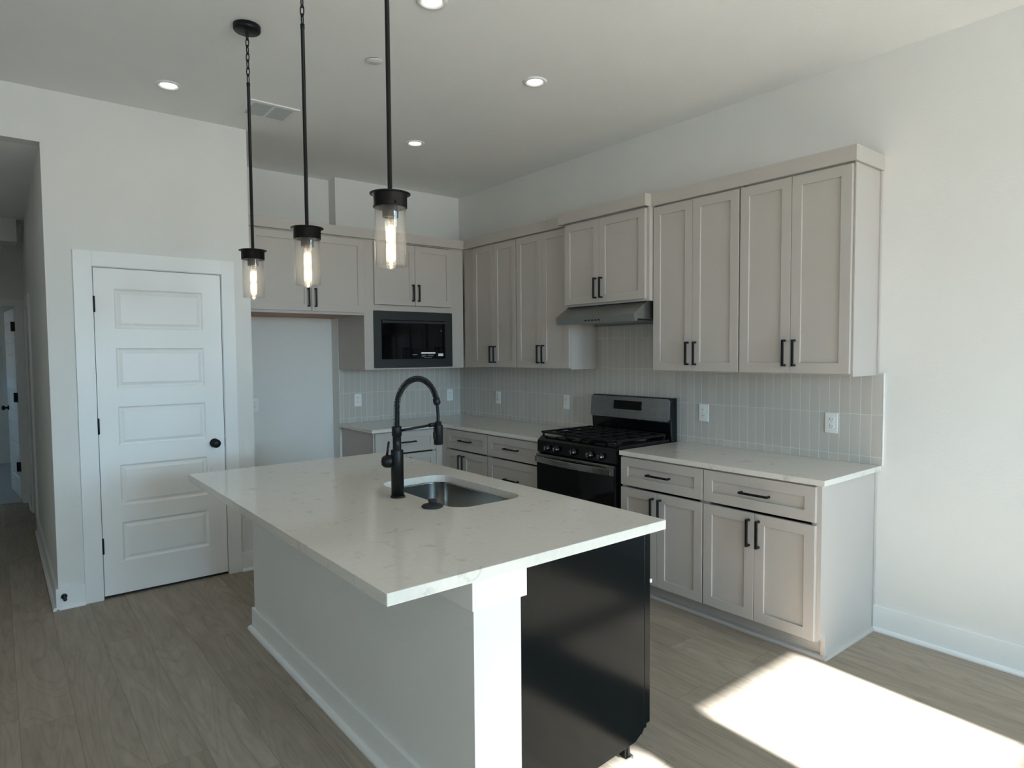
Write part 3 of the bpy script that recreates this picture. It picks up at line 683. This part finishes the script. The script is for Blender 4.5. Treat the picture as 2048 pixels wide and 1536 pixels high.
prof = [(-.022, .0), (-.030, .004), (-.030, .040), (-.022, .046), (-.014, .040), (-.014, .004)]
prev = None
for i in range(N + 1):
    u = i / N; x = .006 + u * (RWD - .012); bow = -.030 * (1 - (2 * u - 1) ** 2) - .012
    ring = [hb.verts.new((x, y + bow, .748 + z)) for y, z in prof]
    if prev:
        for q in range(6): hb.faces.new((prev[q], prev[(q + 1) % 6], ring[(q + 1) % 6], ring[q]))
    else: hb.faces.new(ring)
    prev = ring
hb.faces.new(prev)
for x in (.010, RWD - .026): bx(hb, x, x + .016, -.046, -.020, .752, .79)
o = obj('door_handle', hb, 'steel', dr); o['label'] = 'bowed flat stainless handle'
obj('top_strip', box(.004, RWD - .004, -.026, -.0215, .792, .812), 'steel', dr)
obj('storage_drawer', box(.004, RWD - .004, -.020, .018, .05, .193, bev=.004), 'blackgloss', rg)
# backguard
bg_ = bmesh.new(); prism(bg_, [(D - .075, .90), (D - .085, 1.045), (D - .075, 1.218), (D - .015, 1.218), (D - .010, .90)], 'x', .004, RWD - .004); o = obj('backguard', bg_, 'blackgloss', rg, bev=.006)
def rrect(x0, x1, z0, z1, r, n=6):
    p = []
    for cx, cz, a0 in ((x1 - r, z0 + r, -90), (x1 - r, z1 - r, 0), (x0 + r, z1 - r, 90), (x0 + r, z0 + r, 180)):
        for i in range(n + 1):
            a = rad(a0 + 90 * i / n); p.append((cx + r * math.cos(a), cz + r * math.sin(a)))
    return p
pl = prism(bmesh.new(), rrect(.004, RWD - .012, 1.052, 1.212, .016), 'y', D - .096, D - .070)
for v in pl.verts: v.co.y += (v.co.z - 1.13) * .06
pn = obj('fascia', pl, 'steel', o, bev=.002); pn['label'] = 'brushed stainless control fascia'
ds_ = prism(bmesh.new(), rrect(.243, .510, 1.118, 1.183, .006), 'y', D - .1005, D - .094)
for v in ds_.verts: v.co.y += (v.co.z - 1.13) * .06
obj('display', ds_, 'blackglass', o, bev=.0015)
# burners and grates
for x, y in ((.16, .16), (.60, .16), (.16, .42), (.60, .42), (.3825, .29)):
    bu = obj('burner', lathe(bmesh.new(), [(.001, .936), (.052, .936), (.05, .946), (.038, .948), (.001, .948)], (x, y, 0), 'z', 28), 'zinc', rg)
    obj('burner_cap', lathe(bmesh.new(), [(.001, .9485), (.037, .9485), (.039, .953), (.036, .958), (.001, .9585)], (x, y, 0), 'z', 28), 'iron', bu)
for x0, x1 in ((.018, .268), (.272, .493), (.497, .747)):
    g = bmesh.new(); s = .006; z0, z1 = .957, .972; y0, y1 = .012, D - .115
    for x in (x0 + s, x1 - s): bx(g, x - s, x + s, y0, y1, z0, z1, bev=.002)
    for y in (y0 + s, (y0 + y1) / 2, y1 - s): bx(g, x0, x1, y - s, y + s, z0, z1, bev=.002)
    xm = (x0 + x1) / 2; bx(g, xm - s, xm + s, y0, y1, z0, z1, bev=.002)
    for yc in ((y0 * 3 + y1) / 4, (y0 + y1 * 3) / 4):
        bx(g, x0, xm - .03, yc - s, yc + s, z0, z1, bev=.002); bx(g, xm + .03, x1, yc - s, yc + s, z0, z1, bev=.002)
    for x in (x0 + s, x1 - s):
        for y in (y0 + .018, y1 - .018): bx(g, x - s, x + s, y - s, y + s, .937, z0)
    obj('grate', g, 'iron', rg)

# ------------------------------------------------------------------ range hood
hd = thing('range_hood', 'slim stainless under-cabinet range hood above the range', 'range hood', (0, -1.957, 1.745), RW)
bm = bmesh.new(); w = .7625
prism(bm, [(-.001, 0), (-.001, .1365), (-.336, .1365), (-.466, .052), (-.452, 0), (-.440, 0), (-.430, .018), (-.05, .018), (-.05, 0)], 'x', 0, w)
for v in bm.verts: v.co.y = v.co.y
obj('body', bm, 'steelH', hd, bev=.0015)
obj('grease_filter', box(.05, w - .05, -.40, -.08, .010, .017), 'zinc', hd)
bm = bmesh.new()
for k in range(5): bx(bm, .30 + k * .032, .318 + k * .032, -.4605, -.457, .018, .027)
obj('switch_row', bm, 'black', hd)

# ------------------------------------------------------------------ island
IX0, IX1, IY0, IY1 = -2.9679, -1.809, -4.0234, -1.813
WX0, WX1, WY0, WY1 = -2.655, -2.4725, -3.9713, -1.835
isl = thing('island_base', 'painted half wall base of the kitchen island with trim and baseboard', 'kitchen island', (WX0, WY0, 0))
def loc_box(x0, x1, y0, y1, z0, z1, bev=0): return box(x0 - WX0, x1 - WX0, y0 - WY0, y1 - WY0, z0, z1, bev=bev)
obj('half_wall', loc_box(WX0, WX1, WY0, WY1, 0, .878), 'wall', isl)
bm = bmesh.new()
for a in ((WX0 - .012, WX0, WY0 - .012, WY1), (WX0, -2.456, WY0 - .012, WY0)): bx(bm, a[0] - WX0, a[1] - WX0, a[2] - WY0, a[3] - WY0, .774, .878, bev=.0015)
o = obj('cleat_board', bm, 'trim', isl); o['label'] = 'smooth white board under the countertop'
obj('baseboard', loc_box(WX0 - .017, WX0, WY0 - .0, WY1 + .0, 0, .128, bev=.002), 'trim', isl)
bm = prism(bmesh.new(), [(-.017, 0), (-.036, 0), (-.036, .009), (-.031, .018), (-.017, .023)], 'y', 0, WY1 - WY0 + .02); obj('shoe_molding', bm, 'trim', isl)
# island top with a rounded sink cut-out
SX0, SX1, SY0, SY1 = -2.316, -1.948, -3.376, -2.688
def rr2(x0, x1, y0, y1, r, n=10): return rrect(x0, x1, y0, y1, r, n)
bm = bmesh.new()
hole = rr2(SX0, SX1, SY0, SY1, .085); outer = []
cx, cy = (SX0 + SX1) / 2, (SY0 + SY1) / 2
for (hx, hy) in hole:                       # project every hole point out to the rectangle border
    dx_, dy_ = hx - cx, hy - cy
    k = min(((IX1 - cx) / dx_) if dx_ > 1e-9 else 1e9, ((IX0 - cx) / dx_) if dx_ < -1e-9 else 1e9, ((IY1 - cy) / dy_) if dy_ > 1e-9 else 1e9, ((IY0 - cy) / dy_) if dy_ < -1e-9 else 1e9)
    outer.append([cx + dx_ * k, cy + dy_ * k])
n = len(hole)
for (X, Y) in ((IX0, IY0), (IX1, IY0), (IX1, IY1), (IX0, IY1)):   # snap the nearest ray to each corner
    i = min(range(n), key=lambda q: abs(math.atan2(math.sin(math.atan2(outer[q][1] - cy, outer[q][0] - cx) - math.atan2(Y - cy, X - cx)), math.cos(math.atan2(outer[q][1] - cy, outer[q][0] - cx) - math.atan2(Y - cy, X - cx)))))
    outer[i] = [X, Y]
Ht = [bm.verts.new((x, y, ZQ1)) for x, y in hole]; Ot = [bm.verts.new((x, y, ZQ1)) for x, y in outer]
Hb = [bm.verts.new((x, y, .8786)) for x, y in hole]; Ob = [bm.verts.new((x, y, .8786)) for x, y in outer]
for i in range(n):
    j = (i + 1) % n
    bm.faces.new((Ht[i], Ot[i], Ot[j], Ht[j])); bm.faces.new((Hb[i], Hb[j], Ob[j], Ob[i])); bm.faces.new((Ot[i], Ob[i], Ob[j], Ot[j])); bm.faces.new((Ht[i], Ht[j], Hb[j], Hb[i]))
it = obj('countertop', bm, 'quartz', bev=.002); tag(it, 'large pale quartz island countertop with the sink cut into it', 'countertop')
# undermount sink
sk = thing('sink', 'stainless undermount sink set into the island countertop', 'sink', (cx, cy, .878))
bm = bmesh.new(); rings = []
for ins, z, r in ((-.0045, -.0012, .09), (-.004, -.0012, .088), (-.004, -.006, .088), (.0, -.16, .085), (.012, -.185, .08), (.035, -.197, .07), (.10, -.205, .03)):
    rings.append([bm.verts.new((x - cx, y - cy, z)) for x, y in rr2(SX0 + ins, SX1 - ins, SY0 + ins, SY1 - ins, r)])
for a, b in zip(rings, rings[1:]):
    for i in range(len(a)): 
        f = bm.faces.new((a[i], a[(i + 1) % len(a)], b[(i + 1) % len(a)], b[i])); f.smooth = True
bm.faces.new(rings[-1])
o = obj('basin', bm, 'sink', sk)
sm = o.modifiers.new('thickness', 'SOLIDIFY'); sm.thickness = .0015; sm.offset = 1
obj('drain', lathe(bmesh.new(), [(.001, -.2035), (.045, -.2035), (.057, -.2025), (.057, -.204), (.001, -.206)], (0, .05, 0), 'z', 28), 'chrome', sk)
# faucet
fa = thing('faucet', 'matte black spring pull-down kitchen faucet at the island sink', 'faucet', (-2.389, -3.025, ZQ1))
obj('base_ring', lathe(bmesh.new(), [(.001, 0), (.0325, 0), (.0325, .006), (.029, .009), (.001, .009)], seg=32), 'black', fa)
obj('column', lathe(bmesh.new(), [(.001, .009), (.0275, .009), (.0275, .205), (.0262, .2085), (.0185, .21), (.0185, .268), (.0195, .269), (.0215, .271), (.0215, .306), (.020, .312), (.013, .313), (.001, .313)], seg=36), 'black', fa)
lv = obj('lever', lathe(bmesh.new(), [(.001, .022), (.0250, .022), (.0275, .028), (.0285, .038), (.0275, .050), (.0235, .060), (.0160, .067), (.001, .070)], (0, 0, .160), 'x', 28), 'black', fa)
lv.rotation_euler = (0, 0, rad(158))
obj('lever_stick', tube(bmesh.new(), [(.046, 0, .175), (.040, .002, .21), (.035, .004, .247)], [.0055, .0055, .005], 10), 'black', lv)
# hose path: up, over in an arc, down to the spray head (towards the sink, +x)
path = [(0, 0, .30)]
for i in range(9): path.append((0.0 + .002 * (i / 8), 0, .315 + .07 * i / 8))
R0, cx0, cz0 = .103, .105, .40
ang = [180 - k * (168 / 30) for k in range(31)]
arc = []
for a in ang:
    arc.append((cx0 + R0 * math.cos(rad(a)), 0, .385 + (.131) * math.sin(rad(a))))
spine = path + arc[1:]
end = spine[-1]
tail = [(end[0] + .004, 0, end[2] - .03), (end[0] + .007, 0, end[2] - .065), (.2125, 0, .325), (.2125, 0, .30)]
obj('hose', tube(bmesh.new(), spine + tail, .0072, 12), 'black', fa)
# spring coil over the spine
def resample(P, n):
    P = [Vector(p) for p in P]; L = [0]
    for a, b in zip(P, P[1:]): L.append(L[-1] + (b - a).length)
    out = []; j = 0
    for i in range(n):
        t = L[-1] * i / (n - 1)
        while j < len(L) - 2 and L[j + 1] < t: j += 1
        k = (t - L[j]) / max(1e-9, L[j + 1] - L[j]); out.append((P[j].lerp(P[j + 1], k), (P[j + 1] - P[j]).normalized()))
    return out
TURNS = 76; rs = resample(spine, TURNS * 10); coil = []
for i, (p, d) in enumerate(rs):
    q = Vector((0, 1, 0)); r = d.cross(q).normalized(); a = 2 * PI * i / 10
    coil.append(p + (q * math.cos(a) + r * math.sin(a)) * .0128)
obj('spring', tube(bmesh.new(), coil, .0014, 6), 'black', fa)
e0 = Vector(spine[-1]); dd = (Vector(spine[-1]) - Vector(spine[-2])).normalized()
obj('spring_collar', tube(bmesh.new(), [e0 - dd * .012, e0 - dd * .002, e0 + dd * .010, e0 + dd * .018], [.0150, .0165, .0165, .0125], 20), 'black', fa)
obj('spray_head', lathe(bmesh.new(), [(.001, .212), (.0195, .212), (.0215, .215), (.0215, .292), (.0215, .300), (.0165, .304), (.0155, .316), (.010, .319), (.001, .319)], (.2125, 0, 0), 'z', 28), 'black', fa)
obj('spray_button', box(.188, .196, -.008, .008, .238, .272, bev=.003), 'black', bpy.data.objects['spray_head'])
bm = bmesh.new(); tube(bm, [(.018, 0, .292), (.185, 0, .304)], .0058, 12); tube(bm, [(.165, 0, .303), (.195, 0, .305)], .0095, 14)
obj('docking_arm', bm, 'black', fa)
# stopper lying on the counter
st = thing('sink_stopper', 'black rubber sink stopper lying on the island beside the sink', 'sink stopper', (-2.371, -3.283, ZQ1))
obj('flange', lathe(bmesh.new(), [(.001, 0), (.040, 0), (.044, .003), (.0445, .007), (.040, .0105), (.024, .0145), (.019, .017), (.001, .018)], seg=36), 'rubber', st)
obj('knob', lathe(bmesh.new(), [(.001, .017), (.0165, .017), (.0155, .024), (.0185, .027), (.0185, .0305), (.016, .0325), (.001, .0325)], seg=28), 'rubber', st)
# dishwasher at the island's near end, its side bare
dw = thing('dishwasher', 'black dishwasher at the near end of the island, its bare side showing', 'dishwasher', (-1.8628, WY0 + .008, 0), PI / 2)
# local: x along +Y (0..0.6), y towards -X, front door at -y (towards +X)
bm = bmesh.new(); prism(bm, [(.006, .088), (.595, .03), (.595, .868), (.0, .868), (.0, .12), (.006, .10)], 'x', 0, .56)
prism(bm, [(.0, .868), (.595, .868), (.595, .0305), (.05, .07), (.028, .082), (0, .10)], 'x', -.0012, 0)
obj('tub', bm, 'dwblack', dw, bev=.002)
bm = bmesh.new(); bx(bm, -.003, .56, .588, .604, .02, .872); obj('rear_flange', bm, 'dwblack', dw)
bm = bmesh.new(); bx(bm, .002, .556, -.041, -.003, .115, .867, bev=.004); dr = obj('door', bm, 'dwblack', dw)
obj('lower_panel', box(.01, .55, -.030, -.004, .094, .1135, bev=.002), 'dwblack', dr)
obj('door_clip', box(-.0015, .012, -.0455, -.036, .662, .676, bev=.001), 'plastic', dr)
obj('toe_panel', box(.02, .54, .075, .085, .012, .09), 'dwblack', dw)
for x in (.03, .53):
    l_ = obj('leg', lathe(bmesh.new(), [(.001, .008), (.0075, .008), (.0075, .10), (.001, .10)], (x, .055, 0), 'z', 14), 'black', dw)
    obj('leveling_foot', lathe(bmesh.new(), [(.001, 0), (.022, 0), (.022, .004), (.012, .010), (.001, .010)], (x, .055, 0), 'z', 20), 'chrome', l_)
# island cabinets facing the range
base_cab('sink_base_cabinet', 'greige sink base cabinet on the island side facing the range', (-1.8628, -3.3995, 0), PI / 2, .86, .585, [('front', .004, .856, ZD0, ZD1 - .004), ('door_l', .004, .4285, ZK, ZDT), ('door_r', .4315, .856, ZK, ZDT)], sink=True, ztop=.877)
base_cab('base_cabinet', 'greige island base cabinet at the end nearest the refrigerator niche', (-1.8628, -2.538, 0), PI / 2, .70, .585, [('drawer', .004, .696, ZD0, ZD1 - .004), ('door_l', .004, .3485, ZK, ZDT), ('door_r', .3515, .696, ZK, ZDT)], ztop=.877)

# ------------------------------------------------------------------ pendants
def pendant(label, x, y):
    t = thing('pendant_light', label, 'pendant light', (x, y, 0), 0, 'glass pendants over the island')
    obj('canopy', lathe(bmesh.new(), [(.001, H - .001), (.062, H - .001), (.062, H - .022), (.058, H - .027), (.014, H - .029), (.001, H - .029)], seg=40), 'black', t)
    z1, z0 = H - .029, 2.853
    ch = bmesh.new(); n = 7; L = (z1 - z0) / n
    lk = L * 1.32
    for k in range(n):
        zc = z1 - L * (k + .5); rot = k % 2
        pts = []
        for i in range(20):
            a = 2 * PI * i / 20; u = .0075 * math.cos(a); v = lk / 2 * math.sin(a)
            pts.append((u, 0, zc + v) if not rot else (0, u, zc + v))
        tube(ch, pts, .0025, 6, closed=True)
    c = obj('chain', ch, 'black', t)
    for v in c.data.vertices:
        a = .7; v.co.x, v.co.y = v.co.x * math.cos(a) - v.co.y * math.sin(a), v.co.x * math.sin(a) + v.co.y * math.cos(a)
    obj('rod', lathe(bmesh.new(), [(.001, 2.853), (.0085, 2.851), (.0085, 2.835), (.0074, 2.833), (.0074, 2.06), (.011, 2.055), (.011, 2.05), (.001, 2.05)], seg=16), 'black', t)
    cp = obj('cap', lathe(bmesh.new(), [(.001, 2.052), (.060, 2.052), (.0645, 2.0505), (.0645, 2.048), (.060, 2.047), (.0535, 2.046), (.0535, 2.006), (.0515, 2.006), (.0515, 2.022), (.001, 2.022)], seg=48), 'black', t)
    obj('socket', lathe(bmesh.new(), [(.001, 2.022), (.026, 2.022), (.0255, 1.976), (.022, 1.975), (.019, 1.979), (.001, 1.979)], seg=28), 'black', t)
    for k in range(3):
        a = rad(20 + 120 * k); obj('set_screw', lathe(bmesh.new(), [(.001, .0), (.0035, 0), (.0035, .004), (.001, .005)], (.0535 * math.cos(a) * 1.0, .0535 * math.sin(a), 2.010), 'y', 8), 'black', cp)
    obj('glass_shade', lathe(bmesh.new(), [(.0505, 2.020), (.0505, 1.822), (.0490, 1.8205), (.0475, 1.822), (.0475, 2.020)], seg=56, close=False), 'glass', t)
    b = obj('bulb', lathe(bmesh.new(), [(.0005, 1.8105), (.006, 1.8112), (.0115, 1.8150), (.0148, 1.8215), (.0155, 1.830), (.0155, 1.955), (.0135, 1.968), (.0130, 1.979)], seg=28, close=False), 'bulbglass', t)
    fl = bmesh.new()  # strands thickened to imitate the overexposed glow of the bulb
    for zc, h in ((1.924, .040), (1.866, .044)):
        for k in range(4):
            a = PI / 4 + k * PI / 2; tube(fl, [(.0055 * math.cos(a), .0055 * math.sin(a), zc - h / 1.6), (.0080 * math.cos(a), .0080 * math.sin(a), zc), (.0040 * math.cos(a), .0040 * math.sin(a), zc + h / 1.6)], [.0032, .0046, .0030], 8)
    obj('filament', fl, 'filament', b)
    obj('filament_stem', lathe(bmesh.new(), [(.0008, 1.845), (.0015, 1.96), (.0065, 1.972), (.0075, 1.979)], seg=10, close=False), 'bulbglass', b)
    return t
PX = -2.745
p1 = pendant('glass pendant light farthest from the camera, hanging in front of the pantry wall edge', PX, -2.262)
dup(p1, (PX, -2.962, 0), 0, 'middle glass pendant light of the three over the island')
dup(p1, (PX, -3.662, 0), 0, 'glass pendant light nearest the camera, largest of the three')

# ------------------------------------------------------------------ ceiling fittings
def downlight(label, x, y, z=None):
    z = H if z is None else z
    t = thing('recessed_light', label, 'recessed light', (x, y, z), 0, 'recessed ceiling lights')
    obj('trim_ring', lathe(bmesh.new(), [(.043, -.0015), (.052, -.008), (.058, -.0085), (.070, -.005), (.071, -.0005)], seg=40, close=False), 'trim', t)
    obj('lens', lathe(bmesh.new(), [(.001, -.0025), (.043, -.002)], seg=36, close=False), 'led', t)
    return t
dl = downlight('lit recessed ceiling light left of the pendants above the pantry door', -2.897, -1.28)
dup(dl, (-1.234, -2.626, H), 0, 'lit recessed ceiling light in front of the range hood')
dup(dl, (-1.230, -1.246, H), 0, 'lit recessed ceiling light nearest the inner corner of the kitchen')
dup(dl, (-2.160, -2.993, H), 0, 'lit recessed ceiling light at the top edge above the island')
dup(dl, (-4.2, 1.25, ZH), 0, 'recessed light in the hall ceiling')
cv = thing('sprinkler_cover', 'small round white cover plate on the ceiling behind the pendants', 'ceiling cover plate', (-2.097, -2.307, H))
o = obj('plate', lathe(bmesh.new(), [(.001, -.009), (.042, -.009), (.044, -.0075), (.044, -.006), (.001, -.006)], seg=36), 'trim', cv); o.rotation_euler = (rad(1), rad(-3), 0)
obj('cup', lathe(bmesh.new(), [(.001, -.0065), (.034, -.0065), (.034, 0), (.001, 0)], seg=28), 'slot', cv)
vt = thing('ceiling_vent', 'white ceiling air vent with two sets of louvres', 'vent', (-2.305, -1.232, H))
bm = bmesh.new(); hx, hy = .155, .140
for a in ((-hx, hx, -hy, -hy + .03), (-hx, hx, hy - .03, hy), (-hx, -hx + .03, -hy + .03, hy - .03), (hx - .03, hx, -hy + .03, hy - .03), (-.009, .009, -hy + .03, hy - .03)): bx(bm, *a, -.009, -.001)
obj('frame', bm, 'trim', vt)
obj('duct_shade', box(-hx + .02, hx - .02, -hy + .02, hy - .02, -.0015, -.0005), 'ventdark', vt)  # thin dark sheet painting the shaded duct behind the louvres
for sx_ in (-1, 1):
    bm = bmesh.new()
    for k in range(7):
        y = -hy + .042 + k * .0325; x0, x1 = (.009, hx - .03) if sx_ > 0 else (-hx + .03, -.009)
        prism(bm, [(y - .012, -.0020), (y - .012, -.0030), (y + .009, -.0090), (y + .009, -.0080)], 'x', x0, x1)
    obj('louvres', bm, 'grille', vt)
